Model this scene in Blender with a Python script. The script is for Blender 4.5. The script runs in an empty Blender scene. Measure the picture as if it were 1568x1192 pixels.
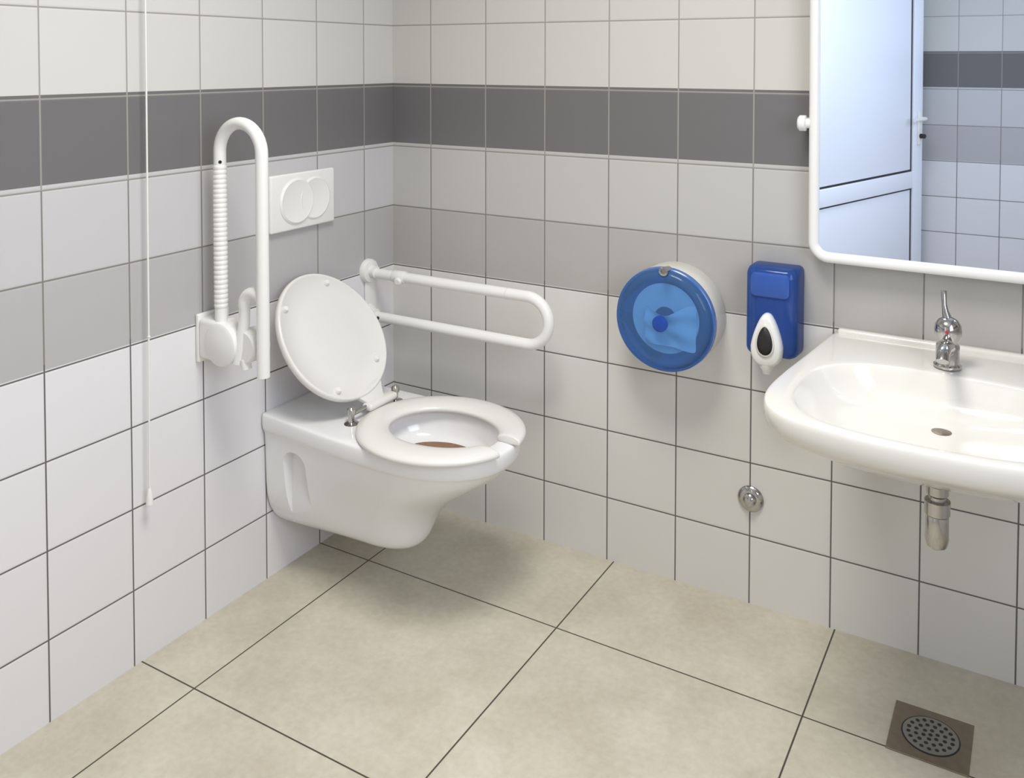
import bpy, bmesh, math, random
from mathutils import Vector, Matrix
random.seed(3)
sc=bpy.context.scene
sc.view_settings.view_transform='Standard'
COL=bpy.context.collection
def lin(c):
    return tuple(((x/255)/12.92 if x/255<=.04045 else ((x/255+.055)/1.055)**2.4) for x in c)+(1,)
# ---------------------------------------------------------------- materials
def new_mat(n):
    m=bpy.data.materials.new(n);m.use_nodes=True
    nt=m.node_tree;b=nt.nodes["Principled BSDF"];return m,nt,b
def simple(n,rgb,rough=.4,metal=0,coat=0,noise=.0,nscale=30,bump=0,spec=.5):
    m,nt,b=new_mat(n)
    b.inputs["Roughness"].default_value=rough;b.inputs["Metallic"].default_value=metal
    b.inputs["Coat Weight"].default_value=coat;b.inputs["Coat Roughness"].default_value=.08
    b.inputs["Specular IOR Level"].default_value=spec
    c=lin(rgb)
    tc=nt.nodes.new("ShaderNodeNewGeometry");no=nt.nodes.new("ShaderNodeTexNoise");no.inputs["Scale"].default_value=nscale
    no.inputs["Detail"].default_value=4
    nt.links.new(tc.outputs["Position"],no.inputs["Vector"])
    mx=nt.nodes.new("ShaderNodeMix");mx.data_type='RGBA'
    k=1-noise
    mx.inputs[6].default_value=(c[0]*k,c[1]*k,c[2]*k,1);mx.inputs[7].default_value=c
    nt.links.new(no.outputs["Fac"],mx.inputs[0]);nt.links.new(mx.outputs[2],b.inputs["Base Color"])
    if bump:
        bp=nt.nodes.new("ShaderNodeBump");bp.inputs["Strength"].default_value=bump;bp.inputs["Distance"].default_value=.001
        nt.links.new(no.outputs["Fac"],bp.inputs["Height"]);nt.links.new(bp.outputs[0],b.inputs["Normal"])
    return m
def M(nt,op,a,b=None,c=None):
    n=nt.nodes.new("ShaderNodeMath");n.operation=op
    for i,v in enumerate((a,b,c)):
        if v is None:continue
        if isinstance(v,(int,float)):n.inputs[i].default_value=v
        else:nt.links.new(v,n.inputs[i])
    return n.outputs[0]
TZ=.1882;Z0=.1749
def tile_mat(name,axis,off,whites=(227,225,227),greyB=(182,180,180),greyA=(198,196,197),band=(112,110,110),cream=(208,206,200)):
    m,nt,b=new_mat(name);L=nt.links
    g=nt.nodes.new("ShaderNodeNewGeometry");s=nt.nodes.new("ShaderNodeSeparateXYZ");L.new(g.outputs["Position"],s.inputs[0])
    a=M(nt,'SUBTRACT',s.outputs[axis],off);z=M(nt,'SUBTRACT',s.outputs[2],Z0)
    da=M(nt,'PINGPONG',a,.1);dz=M(nt,'PINGPONG',z,TZ/2)
    d=M(nt,'MINIMUM',da,dz)
    mr=nt.nodes.new("ShaderNodeMapRange");mr.inputs[1].default_value=.0012;mr.inputs[2].default_value=.0023;L.new(d,mr.inputs[0])
    mask=mr.outputs[0]
    cr=nt.nodes.new("ShaderNodeValToRGB");cr.color_ramp.interpolation='CONSTANT'
    H=2.8
    el=cr.color_ramp.elements
    el[0].position=0;el[0].color=lin(whites)
    el[1].position=(Z0+3*TZ)/H;el[1].color=lin(greyB)
    for p,c in ((Z0+4*TZ,greyA),(Z0+5*TZ,band),(Z0+6*TZ,cream)):
        e=el.new(p/H);e.color=lin(c)
    L.new(M(nt,'DIVIDE',s.outputs[2],H),cr.inputs[0])
    gr=nt.nodes.new("ShaderNodeValToRGB");gr.color_ramp.interpolation='CONSTANT'
    ge=gr.color_ramp.elements;ge[0].position=0;ge[0].color=lin((100,96,94));ge[1].position=(Z0+3*TZ+.01)/H;ge[1].color=lin((128,124,118))
    e=ge.new((Z0+5*TZ-.01)/H);e.color=lin((154,150,144))
    L.new(M(nt,'DIVIDE',s.outputs[2],H),gr.inputs[0])
    cm=nt.nodes.new("ShaderNodeCombineXYZ");L.new(M(nt,'FLOOR',M(nt,'DIVIDE',a,.2)),cm.inputs[0]);L.new(M(nt,'FLOOR',M(nt,'DIVIDE',z,TZ)),cm.inputs[1])
    wn=nt.nodes.new("ShaderNodeTexWhiteNoise");wn.noise_dimensions='3D';L.new(cm.outputs[0],wn.inputs["Vector"])
    v=M(nt,'MULTIPLY_ADD',wn.outputs["Value"],.035,.98)
    hs=nt.nodes.new("ShaderNodeHueSaturation");L.new(cr.outputs[0],hs.inputs["Color"]);L.new(v,hs.inputs["Value"])
    mx=nt.nodes.new("ShaderNodeMix");mx.data_type='RGBA';L.new(mask,mx.inputs[0]);L.new(gr.outputs[0],mx.inputs[6]);L.new(hs.outputs[0],mx.inputs[7])
    L.new(mx.outputs[2],b.inputs["Base Color"])
    ro=M(nt,'MULTIPLY_ADD',mask,-.5,.8);L.new(ro,b.inputs["Roughness"])
    m2=nt.nodes.new("ShaderNodeMapRange");m2.inputs[1].default_value=.0012;m2.inputs[2].default_value=.005;L.new(d,m2.inputs[0])
    no=nt.nodes.new("ShaderNodeTexNoise");no.inputs["Scale"].default_value=9;L.new(g.outputs["Position"],no.inputs["Vector"])
    hgt=M(nt,'MULTIPLY_ADD',no.outputs["Fac"],.35,m2.outputs[0])
    bp=nt.nodes.new("ShaderNodeBump");bp.inputs["Strength"].default_value=.3;bp.inputs["Distance"].default_value=.002
    L.new(hgt,bp.inputs["Height"]);L.new(bp.outputs[0],b.inputs["Normal"])
    return m
def floor_mat():
    m,nt,b=new_mat("floor_stone_tile");L=nt.links
    g=nt.nodes.new("ShaderNodeNewGeometry");s=nt.nodes.new("ShaderNodeSeparateXYZ");L.new(g.outputs["Position"],s.inputs[0])
    P=.591;Q=.584
    a=M(nt,'SUBTRACT',s.outputs[0],.178);c=M(nt,'SUBTRACT',s.outputs[1],-.334)
    d=M(nt,'MINIMUM',M(nt,'PINGPONG',a,P/2),M(nt,'PINGPONG',c,Q/2))
    mr=nt.nodes.new("ShaderNodeMapRange");mr.inputs[1].default_value=.0013;mr.inputs[2].default_value=.0024;L.new(d,mr.inputs[0])
    n1=nt.nodes.new("ShaderNodeTexNoise");n1.inputs["Scale"].default_value=4.5;n1.inputs["Detail"].default_value=8;n1.inputs["Roughness"].default_value=.62
    n2=nt.nodes.new("ShaderNodeTexNoise");n2.inputs["Scale"].default_value=60;n2.inputs["Detail"].default_value=5
    for n in(n1,n2):L.new(g.outputs["Position"],n.inputs["Vector"])
    cr=nt.nodes.new("ShaderNodeValToRGB");e=cr.color_ramp.elements
    e[0].position=.3;e[0].color=lin((180,172,153));e[1].position=.7;e[1].color=lin((210,204,187))
    f=M(nt,'MULTIPLY_ADD',n2.outputs["Fac"],.35,M(nt,'MULTIPLY',n1.outputs["Fac"],.7));L.new(f,cr.inputs[0])
    cm=nt.nodes.new("ShaderNodeCombineXYZ");L.new(M(nt,'FLOOR',M(nt,'DIVIDE',a,P)),cm.inputs[0]);L.new(M(nt,'FLOOR',M(nt,'DIVIDE',c,Q)),cm.inputs[1])
    wn=nt.nodes.new("ShaderNodeTexWhiteNoise");L.new(cm.outputs[0],wn.inputs["Vector"])
    hs=nt.nodes.new("ShaderNodeHueSaturation");L.new(cr.outputs[0],hs.inputs["Color"]);L.new(M(nt,'MULTIPLY_ADD',wn.outputs["Value"],.04,.97),hs.inputs["Value"])
    mx=nt.nodes.new("ShaderNodeMix");mx.data_type='RGBA';L.new(mr.outputs[0],mx.inputs[0]);mx.inputs[6].default_value=lin((70,62,54));L.new(hs.outputs[0],mx.inputs[7])
    L.new(mx.outputs[2],b.inputs["Base Color"]);L.new(M(nt,'MULTIPLY_ADD',n2.outputs["Fac"],.25,.28),b.inputs["Roughness"])
    bp=nt.nodes.new("ShaderNodeBump");bp.inputs["Strength"].default_value=.25;bp.inputs["Distance"].default_value=.002
    L.new(M(nt,'MULTIPLY_ADD',n2.outputs["Fac"],.3,mr.outputs[0]),bp.inputs["Height"]);L.new(bp.outputs[0],b.inputs["Normal"])
    return m
def translucent(n,rgb_t,rgb_s,fac):
    m,nt,b=new_mat(n);L=nt.links
    b.inputs["Base Color"].default_value=lin(rgb_s);b.inputs["Roughness"].default_value=.12
    t=nt.nodes.new("ShaderNodeBsdfTransparent");t.inputs[0].default_value=lin(rgb_t)
    no=nt.nodes.new("ShaderNodeTexNoise");no.inputs["Scale"].default_value=40
    mx=nt.nodes.new("ShaderNodeMixShader")
    L.new(M(nt,'MULTIPLY_ADD',no.outputs["Fac"],.04,fac),mx.inputs[0]);L.new(t.outputs[0],mx.inputs[1]);L.new(b.outputs[0],mx.inputs[2])
    L.new(mx.outputs[0],nt.nodes["Material Output"].inputs[0]);return m
ceramic=simple("glazed_ceramic",(237,237,237),.12,coat=.5,noise=.02,nscale=6)
ceramic2=simple("washbasin_ceramic",(231,228,220),.12,coat=.5,noise=.03,nscale=5)
plastic=simple("white_plastic",(236,235,231),.3,noise=.03,nscale=20)
seatpl=simple("seat_plastic",(228,226,221),.25,noise=.02,nscale=15)
nylon=simple("white_nylon_tube",(238,237,233),.3,noise=.02,nscale=20)
cream_pl=simple("cream_plastic",(224,222,213),.3,noise=.03,nscale=12)
chrome=simple("chrome",(190,188,185),.12,metal=1,noise=.05,nscale=50)
steel=simple("brushed_steel",(150,138,122),.35,metal=.8,noise=.35,nscale=60,bump=.3)
dark=simple("dark_gap",(38,36,36),.5,noise=.2)
darkgrate=simple("grate_metal",(150,148,144),.35,metal=.6,noise=.2)
bluesolid=simple("blue_plastic",(64,114,186),.2,noise=.15,nscale=20)
bluedeep=simple("deep_blue_plastic",(52,90,170),.2,noise=.15,nscale=20)
hubblue=simple("hub_blue",(20,70,165),.25,noise=.1)
paper=simple("tissue_paper",(242,246,251),.9,noise=.05,nscale=90,bump=.5)
inner_white=simple("inner_white",(228,233,238),.6,noise=.05)
bluecover=translucent("blue_clear_cover",(172,210,242),(96,144,202),.34)
blueshell=translucent("blue_clear_shell",(135,175,232),(54,94,170),.5)
doorwhite=simple("painted_door",(240,243,250),.35,noise=.02,nscale=5)
paint=simple("ceiling_paint",(240,240,238),.8,noise=.03,nscale=8)
mirror_m=simple("mirror_glass",(230,240,255),.01,metal=1,noise=.005)
stain=simple("rust_water",(150,98,48),.25,noise=.6,nscale=60)
# ---------------------------------------------------------------- helpers
def empty(n,loc=(0,0,0)):
    o=bpy.data.objects.new(n,None);COL.objects.link(o);o.location=(0,0,0);o.empty_display_size=.05;return o
def fin(bm,name,mat,parent=None,smooth=True,bevel=0,subs=0,segs=3):
    bmesh.ops.recalc_face_normals(bm,faces=bm.faces)
    me=bpy.data.meshes.new(name);bm.to_mesh(me);bm.free()
    o=bpy.data.objects.new(name,me);COL.objects.link(o)
    me.materials.append(mat)
    for p in me.polygons:p.use_smooth=smooth
    if bevel:
        b=o.modifiers.new("bevel",'BEVEL');b.width=bevel;b.segments=segs;b.limit_method='ANGLE';b.angle_limit=math.radians(35);b.harden_normals=False
    if subs:
        s=o.modifiers.new("subsurf",'SUBSURF');s.levels=subs;s.render_levels=subs
    if parent:o.parent=parent
    return o
def box(name,lo,hi,mat,parent=None,bevel=0,smooth=False,rot=None,segs=3):
    bm=bmesh.new();bmesh.ops.create_cube(bm,size=1)
    for v in bm.verts:
        v.co=Vector([lo[i]+(v.co[i]+.5)*(hi[i]-lo[i]) for i in range(3)])
    if rot:bmesh.ops.transform(bm,matrix=rot,verts=bm.verts)
    return fin(bm,name,mat,parent,smooth=bool(bevel) or smooth,bevel=bevel,segs=segs)
def frame_of(d):
    d=Vector(d).normalized();a=Vector((0,0,1)) if abs(d.z)<.9 else Vector((1,0,0))
    u=d.cross(a).normalized();return u,d.cross(u).normalized(),d
def lathe(name,origin,axis,prof,mat,parent=None,n=48,smooth=True,bevel=0):
    u,v,d=frame_of(axis);O=Vector(origin);bm=bmesh.new();rings=[]
    for r,h in prof:
        if r<1e-6: rings.append([bm.verts.new(O+d*h)])
        else: rings.append([bm.verts.new(O+d*h+(u*math.cos(2*math.pi*i/n)+v*math.sin(2*math.pi*i/n))*r) for i in range(n)])
    for a,b in zip(rings,rings[1:]):
        for i in range(n):
            j=(i+1)%n
            if len(a)==1 and len(b)==1:continue
            if len(a)==1:bm.faces.new((a[0],b[i],b[j]))
            elif len(b)==1:bm.faces.new((a[i],a[j],b[0]))
            else:bm.faces.new((a[i],a[j],b[j],b[i]))
    if len(rings[0])>1:bm.faces.new(rings[0])
    if len(rings[-1])>1:bm.faces.new(list(reversed(rings[-1])))
    return edged(fin(bm,name,mat,parent,smooth=smooth,bevel=bevel),38)
def edged(o,ang=40):
    o.data.set_sharp_from_angle(angle=math.radians(ang)) if hasattr(o.data,"set_sharp_from_angle") else None
    return o
def tube(name,pts,r,mat,parent=None,n=20,caps=True):
    P=[Vector(p) for p in pts];bm=bmesh.new();rings=[]
    t0=(P[1]-P[0]).normalized();u,v,_=frame_of(t0)
    for i,p in enumerate(P):
        if i==0:t=P[1]-P[0]
        elif i==len(P)-1:t=P[-1]-P[-2]
        else:t=(P[i+1]-P[i]).normalized()+(P[i]-P[i-1]).normalized()
        t.normalize();u=(u-t*u.dot(t)).normalized();v=t.cross(u)
        rr=r[i] if isinstance(r,(list,tuple)) else r
        rings.append([bm.verts.new(p+(u*math.cos(2*math.pi*k/n)+v*math.sin(2*math.pi*k/n))*rr) for k in range(n)])
    for a,b in zip(rings,rings[1:]):
        for i in range(n):bm.faces.new((a[i],a[(i+1)%n],b[(i+1)%n],b[i]))
    if caps:bm.faces.new(rings[0]);bm.faces.new(list(reversed(rings[-1])))
    return edged(fin(bm,name,mat,parent),50)
def arc(c,r,a0,a1,ax1,ax2,n=16):
    c=Vector(c);a1_,a2_=Vector(ax1),Vector(ax2)
    return [c+a1_*r*math.cos(math.radians(a0+(a1-a0)*i/n))+a2_*r*math.sin(math.radians(a0+(a1-a0)*i/n)) for i in range(n+1)]
def loft(rings,name,mat,parent,cap0=True,cap1=True,subs=0,bevel=0):
    bm=bmesh.new();R=[[bm.verts.new(p) for p in r] for r in rings];n=len(R[0])
    for a,b in zip(R,R[1:]):
        for i in range(n):bm.faces.new((a[i],a[(i+1)%n],b[(i+1)%n],b[i]))
    if cap0:bm.faces.new(R[0])
    if cap1:bm.faces.new(list(reversed(R[-1])))
    return fin(bm,name,mat,parent,subs=subs,bevel=bevel)
# ---------------------------------------------------------------- room
RX,RY,RH=2.45,-2.96,2.6
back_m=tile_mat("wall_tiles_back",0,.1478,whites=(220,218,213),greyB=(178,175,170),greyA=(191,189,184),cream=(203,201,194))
left_m=tile_mat("wall_tiles_left",1,-.1363)
front_m=tile_mat("wall_tiles_front",0,.186)
box("floor",(-.1,RY-.1,-.1),(RX+.1,.1,0),floor_mat())
box("wall_back",(-.1,0,0),(RX+.1,.1,RH),back_m)
box("wall_left",(-.1,RY-.1,0),(0,0,RH),left_m)
box("wall_front",(0,RY-.1,0),(RX,RY,RH),front_m)
box("ceiling",(-.1,RY-.1,RH),(RX+.1,.1,RH+.1),paint)
wy0,wy1,wz0,wz1=-2.3,-.9,1.0,2.2
bm=bmesh.new()
def addbox(bm,lo,hi):
    r=bmesh.ops.create_cube(bm,size=1)
    for v in r["verts"]:v.co=Vector([lo[i]+(v.co[i]+.5)*(hi[i]-lo[i]) for i in range(3)])
addbox(bm,(RX,RY,0),(RX+.1,0,wz0));addbox(bm,(RX,RY,wz1),(RX+.1,0,RH))
addbox(bm,(RX,RY,wz0),(RX+.1,wy0,wz1));addbox(bm,(RX,wy1,wz0),(RX+.1,0,wz1))
fin(bm,"wall_right",left_m,smooth=False)
win=empty("window_1")
for nm,lo,hi in (("frame_bottom",(RX+.01,wy0,wz0),(RX+.07,wy1,wz0+.05)),("frame_top",(RX+.01,wy0,wz1-.05),(RX+.07,wy1,wz1)),
    ("frame_a",(RX+.01,wy0,wz0+.05),(RX+.07,wy0+.05,wz1-.05)),("frame_b",(RX+.01,wy1-.05,wz0+.05),(RX+.07,wy1,wz1-.05)),
    ("mullion",(RX+.01,(wy0+wy1)/2-.025,wz0+.05),(RX+.07,(wy0+wy1)/2+.025,wz1-.05))):
    box(nm,lo,hi,plastic,win,bevel=.004)
box("wall_partition",(0,-2.05,0),(.79,-1.96,RH),front_m)
door=empty("door_1")
hx,hy=.831,-1.975
fx,fy=1.214,-2.854
dv=Vector((fx-hx,fy-hy,0)).normalized()
ang=math.atan2(dv.y,dv.x);DM=Matrix.Translation((hx,hy,0))@Matrix.Rotation(ang,4,'Z')
LW=math.hypot(fx-hx,fy-hy)
def dbox(nm,lo,hi,mat,bev=.003):return box(nm,lo,hi,mat,door,bevel=bev,rot=DM)
dbox("stile_lock",(LW-.085,-.02,.02),(LW,.02,2.0),doorwhite)
dbox("stile_hinge",(0,-.02,.02),(.085,.02,2.0),doorwhite)
dbox("rail_mid",(.085,-.02,.62),(LW-.085,.02,.705),doorwhite)
dbox("rail_top",(.085,-.02,1.9),(LW-.085,.02,2.0),doorwhite)
dbox("rail_bottom",(.085,-.02,.02),(LW-.085,.02,.12),doorwhite)
dbox("panel_upper",(.092,-.012,.716),(LW-.100,.012,1.9),doorwhite,.001)
dbox("panel_lower",(.092,-.012,.12),(LW-.100,.012,.611),doorwhite,.001)
dbox("gasket",(.086,-.011,.13),(LW-.086,.011,1.895),dark,0)
for s in(1,-1):
    tube("handle",[DM@Vector((LW-.04,s*.02,.975)),DM@Vector((LW-.04,s*.06,.975)),DM@Vector((LW-.06,s*.065,.975)),DM@Vector((LW-.15,s*.065,.975))],.009,plastic,door)
    dbox("handle_plate",(LW-.055,s*.026-.006,.84),(LW-.025,s*.026+.006,1.01),plastic)
    lathe("lock_cylinder",DM@Vector((LW-.04,s*.02,.885)),DM.to_3x3()@Vector((0,s,0)),[(.012,0),(.012,.035),(.009,.038)],dark,door)
# ---------------------------------------------------------------- toilet
YC=-.39
toilet=empty("wall_hung_toilet")
def outline(hwR,hwF,x1,xf,z):
    pts=[]
    xs=[0,.012,.06,.12,.18,.24,.3]
    for x in xs:
        x=x/.3*x1*.93 if x>.012 else x
        t=min(1,x/x1);s=t*t*(3-2*t);pts.append((x,hwR+(hwF-hwR)*s))
    for k in range(0,10):
        t=math.radians(90*k/9);pts.append((x1+(xf-x1)*math.sin(t)**.92,hwF*math.cos(t)**.9 if k<9 else 0))
    full=[(x,y) for x,y in pts]+[(x,-y) for x,y in reversed(pts[:-1])]
    for k in range(1,6):full.append((0,-hwR+2*hwR*k/6))
    return [Vector((x,YC+y,z+(.011*max(0,1-x/.26) if z>.38 else 0))) for x,y in full]
sl=[(.045,.03,.24,.335,.124),(.072,.058,.27,.385,.127),(.096,.076,.29,.408,.140),(.124,.088,.30,.422,.165),(.143,.096,.31,.435,.20),(.152,.108,.325,.462,.238),(.154,.125,.35,.51,.28),(.155,.145,.385,.575,.322),(.156,.160,.41,.63,.36),(.157,.169,.42,.655,.386),(.160,.174,.42,.664,.396),(.166,.180,.42,.672,.402),(.167,.182,.42,.675,.425),(.166,.181,.42,.674,.440),(.161,.176,.42,.668,.446)]
rings=[outline(*s) for s in sl]
top=rings[-1];cx=.46
def hole(a,b,z,dx=0):
    o=[]
    for p in top:
        th=math.atan2((p.y-YC)/.18,(p.x-cx)/.21);o.append(Vector((cx+dx+a*math.cos(th),YC+b*math.sin(th),z)))
    return o
rings+=[hole(.165,.125,.446),hole(.162,.122,.443),hole(.160,.12,.42),hole(.15,.112,.392),hole(.13,.098,.376),hole(.09,.07,.368),hole(.04,.03,.366)]
body=loft(rings,"bowl_body",ceramic,toilet,subs=2)
def bake(o):
    dg=bpy.context.evaluated_depsgraph_get();me=bpy.data.meshes.new_from_object(o.evaluated_get(dg));o.modifiers.clear();o.data=me
bpy.context.view_layer.update()
bake(body)
for s in(-1,1):
    prof=[(.070,.185),(.155,.150),(.15,.335)]+[(.110+.040*math.cos(math.radians(a)),.335+.034*math.sin(math.radians(a))) for a in range(20,180,20)]+[(.07,.335)]
    bm=bmesh.new();ya=YC+s*.130;yb=YC+s*.25
    A=[bm.verts.new((.11+(x-.11)*.8,ya,z)) for x,z in prof];B=[bm.verts.new((.11+(x-.11)*1.6,yb,z)) for x,z in prof]
    for i in range(len(A)):bm.faces.new((A[i],A[(i+1)%len(A)],B[(i+1)%len(A)],B[i]))
    bm.faces.new(A);bm.faces.new(list(reversed(B)))
    c=fin(bm,"cut",ceramic,None,smooth=False)
    md=body.modifiers.new("b",'BOOLEAN');md.operation='DIFFERENCE';md.object=c;md.solver='EXACT'
    bpy.context.view_layer.update();bake(body);bpy.data.objects.remove(c)
for p in body.data.polygons:p.use_smooth=True
edged(body,45)
lathe("water",(.45,YC,.374),(0,0,1),[(.105,0),(.0,.0005)],stain,toilet)
def egg(th,af,ar,b):
    c,s=math.cos(th),math.sin(th);return ((af if c>0 else ar)*c,b*s)
SX=.467;SZ=.446
bm=bmesh.new();secs=[];N=72
go,gi,off=math.radians(11),math.radians(19),math.radians(-5)
prof=[(0,.0),(-.02,.009),(.06,.015),(.25,.019),(.5,.0205),(.75,.019),(.94,.015),(1.02,.009),(1,.0),(.5,-.001)]
for i in range(N+1):
    t=i/N
    ox,oy=egg(off*(1 if t in(0,1) else abs(1-2*t)**3)+go+(2*math.pi-2*go)*t,.222,.217,.200)
    ix,iy=egg(off*1.5*abs(1-2*t)**3+gi+(2*math.pi-2*gi)*t,.160,.137,.115)
    r=[]
    for f,h in prof:
        r.append(bm.verts.new((SX+ix+(ox-ix)*f,YC-.006+iy+(oy-iy)*f,SZ+h)))
    secs.append(r)
for a,b in zip(secs,secs[1:]):
    for k in range(len(prof)):bm.faces.new((a[k],a[(k+1)%len(prof)],b[(k+1)%len(prof)],b[k]))
bm.faces.new(secs[0]);bm.faces.new(list(reversed(secs[-1])))
seat=fin(bm,"seat",seatpl,toilet,bevel=.003,segs=2)
box("hinge_bar",(.228,YC-.03,.460),(.262,YC+.085,.480),seatpl,toilet,bevel=.009,segs=4)
tube("hinge_pin",[(.243,YC-.085,.471),(.243,YC+.1,.471)],.006,chrome,toilet)
for yy in(YC-.085,YC+.095):
    lathe("hinge_bolt",(.243,yy,.445),(0,0,1),[(.021,0),(.021,.003),(.012,.005),(.008,.007),(.008,.026),(.011,.028),(.011,.040),(.006,.045)],chrome,toilet,n=24)
# lid
H=Vector((.247,-.370,.463));Lt=Vector((.050,-.440,.748))
up=(Lt-H).normalized();w=Vector((0,1,0));w=(w-up*w.dot(up)).normalized();nn=up.cross(w)
if nn.x<0:nn=-nn
def lidp(a,b,c):return H+up*a+w*b+nn*c
def lido(k,h):
    o=[]
    for i in range(64):
        th=2*math.pi*i/64;c,s=math.cos(th),math.sin(th)
        a=.222+(.183*c)*k;b=.178*s*k*(1-.04*c)
        o.append(lidp(a,b,h))
    return o
loft([lido(.965,-.011),lido(.99,-.008),lido(1,-.002),lido(1,.004),lido(.992,.008),lido(.975,.010),lido(.95,.009),lido(.935,.006),lido(.6,.005),lido(.2,.005)],"lid",seatpl,toilet)
loft([[lidp(a,b,c) for a,b,c in ((x,-hw,-.006),(x,hw,-.006),(x,hw,.007),(x,-hw,.007))] for x,hw in((.0,.028),(.02,.034),(.06,.06))],"lid_tongue",seatpl,toilet,bevel=.003)
for a,b in((.35,.085),(.35,-.095),(.10,.08),(.10,-.10)):
    lathe("bumper",lidp(a,b,.004),nn,[(.009,0),(.009,.006),(.006,.011),(0,.012)],plastic,toilet,n=20)
# ---------------------------------------------------------------- flush plate
fp=empty("dual_flush_plate")
box("plate",(0,-.526,.922),(.014,-.281,1.077),plastic,fp,bevel=.006,segs=4)
pc=(1.0)
lathe("button_large",(.012,-.432,pc),(1,0,0),[(.063,0),(.063,.004),(.058,.008),(.052,.0065),(.0,.004)],plastic,fp,n=64)
lathe("button_small",(.012,-.362,pc),(1,0,0),[(.060,0),(.060,.003),(.055,.006),(.05,.0045),(.0,.003)],plastic,fp,n=64)
# ---------------------------------------------------------------- folded-up grab bar
gb=empty("folding_grab_bar")
yb=-.74;X1,X2=.07,.21
path=[(X1,yb,.74),(X1,yb,1.0),(X1,yb,1.165)]+arc(((X1+X2)/2,yb,1.166),(X2-X1)/2,180,0,(1,0,0),(0,0,1),20)+[(X2,yb,1.1),(X2,yb,.645)]
tube("u_tube",path,.0148,nylon,gb,n=24)
rr=[];pp=[]
z=.79
while z<1.125:
    pp+=[(X1,yb,z),(X1,yb,z+.002),(X1,yb,z+.0085),(X1,yb,z+.0102)];rr+=[.0150,.0163,.0163,.0150];z+=.0115
tube("ribbed_sleeve",pp,rr,nylon,gb,n=24)
lathe("screw_hole",(X1+.011,yb-.0085,1.142),(.6,-.8,0),[(.004,0),(.004,.002)],dark,gb,n=12)
box("wall_plate",(0,-.760,.650),(.012,-.665,.768),plastic,gb,bevel=.004)
box("hinge_housing",(.008,-.760,.66),(.085,-.700,.760),plastic,gb,bevel=.012,segs=4)
lathe("pivot_drum",(.085,-.764,.705),(0,1,0),[(.045,0),(.051,.004),(.051,.056),(.045,.06)],plastic,gb,n=48)
lathe("pivot_drum_inner",(.145,-.745,.705),(0,1,0),[(.036,0),(.04,.004),(.04,.05),(.036,.054)],plastic,gb,n=48)
sp=[(.125,-.74,.665),(.135,-.74,.70),(.142,-.735,.76),(.144,-.735,.80)]+arc((.177,-.737,.805),.033,180,40,(1,0,0),(0,0,1),12)+[(.208,-.74,.815)]
tube("support_hook",sp,.0135,nylon,gb,n=20)
tube("hook_tip",[(.145,-.735,.675),(.15,-.735,.652)],.012,nylon,gb)
# ---------------------------------------------------------------- fixed rail near the corner
rb=empty("grab_bar")
yr=-.12;za,zb=.739,.607
rad=(za-zb)/2
path=[(.02,yr,za),(.3,yr,za),(.555,yr,za)]+arc((.562,yr,(za+zb)/2),rad,90,-90,(1,0,0),(0,0,1),20)+[(.555,yr,zb),(.3,yr,zb),(.02,yr,zb)]
tube("rail_tube",path,.0155,nylon,rb,n=24)
for zz,r in((za+.006,.036),(zb+.008,.028)):
    lathe("wall_flange",(0,yr-.005,zz),(1,0,0),[(r,0),(r,.010),(r*.9,.016),(.018,.019),(.0175,.035)],plastic,rb,n=40)
lathe("sleeve",(.1,yr,za),(1,0,0),[(.0175,0),(.0185,.003),(.0185,.04),(.0175,.043)],plastic,rb)
lathe("sleeve_knob",(.125,yr,za-.005),(.2,-1,-.2),[(.012,0),(.012,.022),(.008,.026)],plastic,rb,n=24)
lathe("joint_ring",(.497,yr,za),(1,0,0),[(.0157,0),(.0161,.0005),(.0161,.0025),(.0157,.003)],cream_pl,rb)
box("mount_plate",(0,yr-.02,zb-.01),(.008,yr+.03,za+.03),plastic,rb,bevel=.003)
lathe("screw",(.05,yr-.015,zb+.002),(0,-1,0),[(.005,0),(.004,.003)],dark,rb,n=12)
# ---------------------------------------------------------------- jumbo roll dispenser
pd=empty("toilet_paper_dispenser")
cxp,czp=.951,.726
O=(cxp,0,czp)
lathe("body",O,(0,-1,0),[(.128,0),(.131,.004),(.131,.080),(.128,.083),(.124,.083),(.122,.03),(0,.03)],cream_pl,pd,n=80)
lathe("cover_shell",O,(0,-1,0),[(.131,.083),(.1305,.098),(.127,.110),(.118,.117),(.106,.119),(.10,.116),(.094,.116),(.03,.1175),(0,.1175)],bluecover,pd,n=80)
lathe("cover_rim",O,(0,-1,0),[(.1315,.080),(.1335,.084),(.1325,.097),(.130,.099),(.126,.097),(.128,.083)],bluesolid,pd,n=80)
lathe("inner_lining",O,(0,-1,0),[(.120,.03),(.119,.034),(0,.035)],inner_white,pd,n=64)
lathe("paper_roll",(cxp-.002,-.03,czp),(0,-1,0),[(.088,0),(.09,.003),(.09,.055),(.03,.055),(.028,0)],paper,pd,n=64)
bm=bmesh.new();nx,nz=14,10;g=[]
for i in range(nx):
    row=[]
    for j in range(nz):
        a=i/(nx-1);b=j/(nz-1)
        x=cxp-.052+a*.135;zz=czp-.062+b*(.095-.02*math.sin(a*5))+ (-.012*a)
        row.append(bm.verts.new((x,-.094-.006*math.sin(9*a+3*b)-.004*math.sin(13*b+a*4),zz)))
    g.append(row)
for i in range(nx-1):
    for j in range(nz-1):bm.faces.new((g[i][j],g[i+1][j],g[i+1][j+1],g[i][j+1]))
s=fin(bm,"loose_sheet",paper,pd,subs=1)
lathe("hub",(cxp-.004,-.11,czp-.006),(0,-1,0),[(.02,0),(.02,.010),(.016,.012),(0,.012)],hubblue,pd,n=32)
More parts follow.
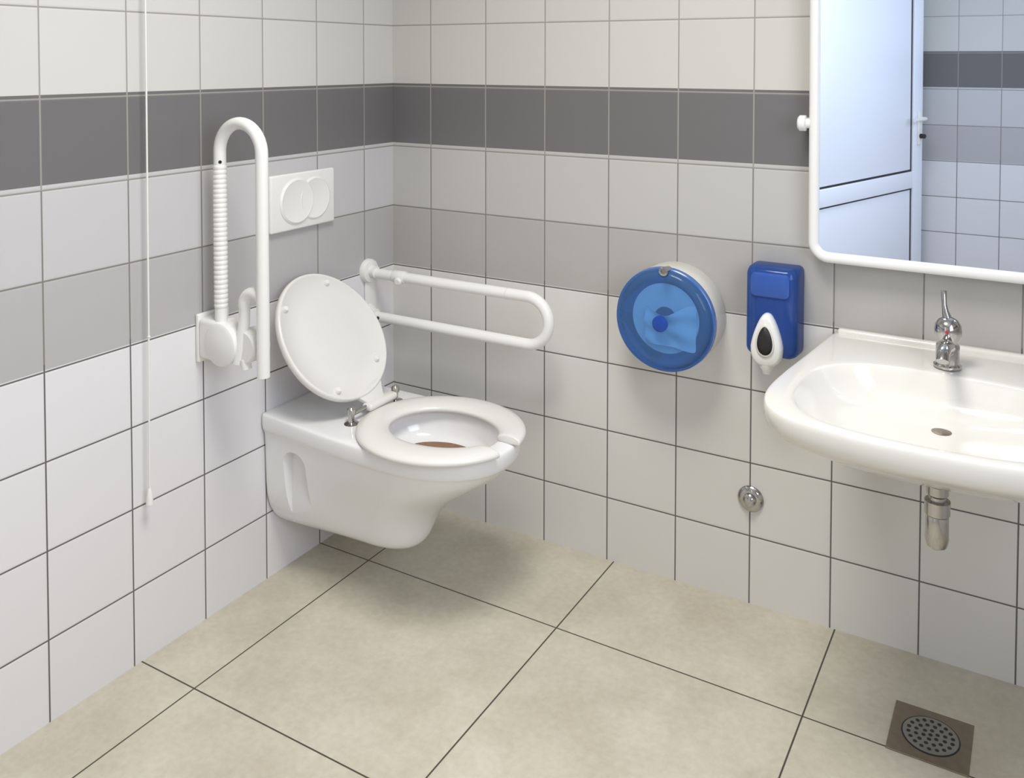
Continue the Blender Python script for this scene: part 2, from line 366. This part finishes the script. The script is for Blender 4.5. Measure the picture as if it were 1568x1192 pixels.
lathe("key_lock",(cxp+.005,-.085,czp+.124),(0,-1,.15),[(.012,0),(.012,.034),(.007,.036),(.007,.032),(0,.032)],chrome,pd,n=24)
# ---------------------------------------------------------------- soap dispenser
sd=empty("soap_dispenser")
sx=1.216
def rrect(cx_,cz_,hw,hh,r,y,n=6,taper=0):
    o=[]
    for sxx,szz,a0 in((1,1,0),(-1,1,90),(-1,-1,180),(1,-1,270)):
        for k in range(n+1):
            a=math.radians(a0+90*k/n)
            px=sxx*(hw-r)+r*math.cos(a);pz=szz*(hh-r)+r*math.sin(a)
            px*=1+taper*pz/hh
            o.append(Vector((cx_+px,y,cz_+pz)))
    return o
SZc=.775
loft([rrect(sx,SZc,.061,.108,.014,0),rrect(sx,SZc,.0625,.110,.016,-.012),rrect(sx,SZc+.002,.0625,.110,.018,-.055),rrect(sx,SZc+.002,.060,.108,.02,-.072),rrect(sx,SZc+.002,.052,.100,.02,-.083),rrect(sx,SZc+.002,.03,.08,.02,-.0855)],"shell",blueshell,sd)
box("reservoir",(sx-.045,-.06,.715),(sx+.045,-.006,.865),bluedeep,sd,bevel=.01)
edged(loft([rrect(sx,.845,.048,.03,.012,-.080),rrect(sx,.845,.046,.028,.012,-.089),rrect(sx,.845,.04,.023,.01,-.091)],"top_panel",bluedeep,sd))
TX=sx-.004
def tear(k,y,zc=.700):
    o=[]
    for i in range(40):
        th=2*math.pi*i/40;c,s=math.cos(th),math.sin(th)
        hw=.037*(1 if s<0 else 1-.42*s);o.append(Vector((TX+hw*k*math.copysign(abs(c)**.8,c),y,zc+k*(.078 if s>0 else .048)*math.copysign(abs(s)**(.9 if s>0 else .7),s))))
    return o
loft([tear(1,-.07),tear(1.02,-.095),tear(.97,-.106),tear(.85,-.110),tear(.4,-.110)],"push_lever",plastic,sd)
def ovl(k,y):
    return [Vector((TX+.019*k*math.cos(t)*(1-.25*math.sin(t)),y,.717+.036*k*math.sin(t))) for t in [2*math.pi*i/32 for i in range(32)]]
loft([ovl(1.12,-.107),ovl(1.12,-.113),ovl(.98,-.1135)],"window_ring",cream_pl,sd)
loft([ovl(.95,-.110),ovl(.95,-.1142),ovl(.3,-.1145)],"sight_window",dark,sd)
lathe("nozzle",(TX,-.09,.665),(0,0,-1),[(.02,0),(.018,.016),(.011,.026),(.010,.032)],plastic,sd,n=24)
# ---------------------------------------------------------------- wall outlet cap
va=empty("chrome_wall_valve")
lathe("rosette",(1.150,0,.272),(0,-1,0),[(.033,0),(.0335,.003),(.030,.008),(.021,.012),(.0195,.012)],chrome,va)
lathe("cap",(1.150,0,.272),(0,-1,0),[(.017,.008),(.017,.016),(.012,.022),(0,.025)],chrome,va)
# ---------------------------------------------------------------- washbasin
wb=empty("washbasin")
WX=1.615;ZR=.735
half=[(0,0),(.13,0),(.258,0),(.264,-.015),(.272,-.09),(.282,-.19),(.293,-.29),(.302,-.38),(.306,-.45),(.300,-.51),(.28,-.558),(.24,-.59),(.18,-.608),(.10,-.620),(0,-.625)]
fullo=half+[(-x,y) for x,y in reversed(half[1:-1])]
def so(k,z,cy=-.30,dy=0):
    return [Vector((WX+x*k,min(0,(cy+(y-cy)*k+dy) if y<-.001 else (0 if k>.8 else cy*(1-k)*1.0)),z)) for x,y in fullo]
def bas(k,z,cy=-.385,a=.262,b=.214,dy=0):
    o=[]
    for x,y in fullo:
        th=math.atan2((y-cy)/.3,x/.3);c,s=math.cos(th),math.sin(th)
        e=.72
        o.append(Vector((WX+a*k*math.copysign(abs(c)**e,c),cy+dy+b*k*math.copysign(abs(s)**e,s)*(1 if s<0 else .93),z)))
    return o
rings=[so(.14,.585),so(.3,.59),so(.55,.612),so(.8,.65),so(.92,.672),so(.975,.688),so(.993,.70),so(1,.715),so(1,.727),so(.992,.7345),so(.98,ZR),
 bas(1,ZR-.0005),bas(.985,ZR-.004),bas(.95,ZR-.02),bas(.86,ZR-.052,dy=.01),bas(.7,ZR-.074,dy=.02),bas(.45,ZR-.084,dy=.05),bas(.2,ZR-.088,dy=.08),bas(.07,ZR-.089,dy=.09)]
loft(rings,"basin",ceramic2,wb,subs=2)
box("back_lip",(WX-.255,-.022,ZR-.01),(WX+.255,0,ZR+.010),ceramic2,wb,bevel=.007,segs=4)
lathe("drain_ring",(WX,-.288,ZR-.0910),(0,0,1),[(.019,0),(.019,.0025),(.016,.003),(.014,.0035),(0,.0045)],steel,wb)
lathe("trap",(1.609,-.28,.595),(0,0,-1),[(.026,-.01),(.026,0),(.0125,.004),(.0125,.06),(.021,.061),(.021,.078),(.016,.083),(.016,.090),(.0245,.092),(.0245,.118),(.021,.122),(.022,.126),(.0225,.17),(.019,.184),(.010,.190),(0,.191)],chrome,wb,n=32)
tube("trap_outlet",[(1.609,-.27,.525),(1.609,-.20,.525),(1.609,-.0,.525)],.014,chrome,wb)
lathe("trap_nut",(1.609,-.262,.525),(0,1,0),[(.019,0),(.019,.02),(.015,.024)],chrome,wb,n=24)
lathe("trap_rosette",(1.609,0,.525),(0,-1,0),[(.033,0),(.033,.004),(.016,.01)],chrome,wb)
# ---------------------------------------------------------------- mixer tap
tp=empty("mixer_tap")
T=Vector((1.612,-.148,ZR+.001))
lathe("base",T,(0,0,1),[(.028,0),(.028,.005),(.024,.008),(.0235,.010),(.0235,.044),(.0215,.050),(.0215,.056),(.0265,.066),(.0275,.078),(.0255,.09),(.019,.100),(.010,.105),(0,.106)],chrome,tp,n=40)
tube("spout",[T+Vector((0,-.005,.040)),T+Vector((0,-.04,.052)),T+Vector((0,-.080,.058)),T+Vector((0,-.105,.055)),T+Vector((0,-.115,.044))],[.018,.017,.014,.0125,.012],chrome,tp)
tube("lever",[T+Vector((0,0,.095)),T+Vector((-.006,.004,.115)),T+Vector((-.009,.010,.13)),T+Vector((-.011,.014,.158))],[.011,.007,.005,.006],chrome,tp)
lathe("indicator",T+Vector((0,-.026,.080)),(0,-1,.2),[(.004,0),(.003,.003)],simple("red_dot",(190,40,40),.4),tp,n=12)
# ---------------------------------------------------------------- mirror
mi=empty("tilting_mirror")
xl,xr,zb_,zt=1.307,1.915,.918,1.72
tilt=math.radians(1.2);ym=-.045;zp=1.236
MM=Matrix.Translation((0,ym,zp))@Matrix.Rotation(tilt,4,'X')
rc=.035
def loop():
    o=[]
    for cx_,cz_,a0 in((xr-rc,zt-rc,0),(xl+rc,zt-rc,90),(xl+rc,zb_+rc,180),(xr-rc,zb_+rc,270)):
        for k in range(9):
            a=math.radians(a0+90*k/8);o.append(MM@Vector((cx_+rc*math.cos(a),0,cz_+rc*math.sin(a)-zp)))
    return o
lp=loop();tube("frame",lp+[lp[0],lp[1]],.0125,nylon,mi,n=20,caps=False)
bm=bmesh.new();f=[bm.verts.new(p) for p in lp];bm.faces.new(f)
fin(bm,"glass",mirror_m,mi,smooth=False)
bm=bmesh.new();f=[bm.verts.new(p+Vector((0,.004,0))) for p in lp];bm.faces.new(f);fin(bm,"backing",plastic,mi,smooth=False)
for sgn,xx in((-1,xl),(1,xr)):
    lathe("pivot_knob",(xx+sgn*.008,ym,zp),(sgn,0,0),[(.012,0),(.012,.010),(.019,.012),(.019,.026),(.015,.030),(0,.030)],plastic,mi,n=32)
    tube("pivot_arm",[(xx+sgn*.026,ym,zp),(xx+sgn*.026,0,zp)],.012,plastic,mi)
# ---------------------------------------------------------------- pull cord
pc_=empty("emergency_pull_cord")
tube("cord",[(.022,-.903,RH-.02),(.022,-.903,1.4),(.022,-.905,.76),(.022,-.908,.395)],.0022,plastic,pc_,n=10)
lathe("cord_bell",(.022,-.908,.40),(0,0,-1),[(.003,-.006),(.005,0),(.0075,.02),(.0085,.03),(.006,.032)],plastic,pc_,n=20)
lathe("cord_knot",(.022,-.9045,.755),(0,0,-1),[(0,-.004),(.004,0),(.0,.005)],plastic,pc_,n=12)
lathe("ceiling_rose",(.022,-.903,RH),(0,0,-1),[(.02,0),(.02,.01),(.012,.02),(.004,.024)],plastic,pc_,n=24)
# ---------------------------------------------------------------- floor drain
fd=empty("floor_drain")
dx,dy=1.602,-.262
box("drain_plate",(dx-.076,dy-.077,-.004),(dx+.076,dy+.077,.0025),steel,fd,bevel=.001)
lathe("grate_gap",(dx,dy,.0),(0,0,1),[(.056,0),(.056,.0030),(0,.0031)],dark,fd)
lathe("grate",(dx,dy,.0),(0,0,1),[(.053,0),(.053,.0038),(.051,.0045),(0,.0045)],darkgrate,fd)
bm=bmesh.new()
for ring,n in((0.0,1),(.014,6),(.028,12),(.042,18)):
    for k in range(n):
        a=2*math.pi*k/n+ring*30
        bmesh.ops.create_circle(bm,cap_ends=True,segments=12,radius=.0042,matrix=Matrix.Translation((dx+ring*math.cos(a),dy+ring*math.sin(a),.0049)))
fin(bm,"grate_holes",dark,fd,smooth=False)
# ---------------------------------------------------------------- lights
def area(n,loc,rot,sx_,sy_,p,col,spread=math.pi):
    l=bpy.data.lights.new(n,'AREA');l.shape='RECTANGLE';l.size=sx_;l.size_y=sy_;l.energy=p;l.color=col;l.spread=spread
    o=bpy.data.objects.new(n,l);COL.objects.link(o);o.location=loc;o.rotation_euler=rot;return o
area("window_daylight",(RX-.02,(wy0+wy1)/2,(wz0+wz1)/2),(0,math.radians(90),0),1.15,1.35,22,(.83,.885,1))
area("ceiling_lamp_light",(1.05,-1.1,RH-.06),(0,0,0),.6,.6,19.5,(1,.97,.92),spread=2.2)
cl=empty("ceiling_lamp");box("lamp_body",(.7,-1.45,RH-.05),(1.4,-.75,RH),plastic,cl,bevel=.01)
w_=bpy.data.worlds.new("world");sc.world=w_;w_.use_nodes=True
w_.node_tree.nodes["Background"].inputs[0].default_value=(.75,.85,1,1);w_.node_tree.nodes["Background"].inputs[1].default_value=1.0
# ---------------------------------------------------------------- camera
cd=bpy.data.cameras.new("camera");cam=bpy.data.objects.new("camera",cd);COL.objects.link(cam);sc.camera=cam
yaw,pit,rol=.5198,.0334,.0018
F=Vector((-math.sin(yaw)*math.cos(pit),math.cos(yaw)*math.cos(pit),-math.sin(pit)));Rt=Vector((math.cos(yaw),math.sin(yaw),0));U=Rt.cross(F)
r2=Rt*math.cos(rol)+U*math.sin(rol);u2=-Rt*math.sin(rol)+U*math.cos(rol)
mt=Matrix((r2,u2,-F)).transposed().to_4x4();mt.translation=Vector((1.7854,-2.2207,1.3861));cam.matrix_world=mt
cd.sensor_fit='HORIZONTAL';cd.sensor_width=36;cd.lens=1371.82/1568*36;cd.shift_x=-34.8/1568;cd.shift_y=-458.2/1568;cd.clip_start=.02
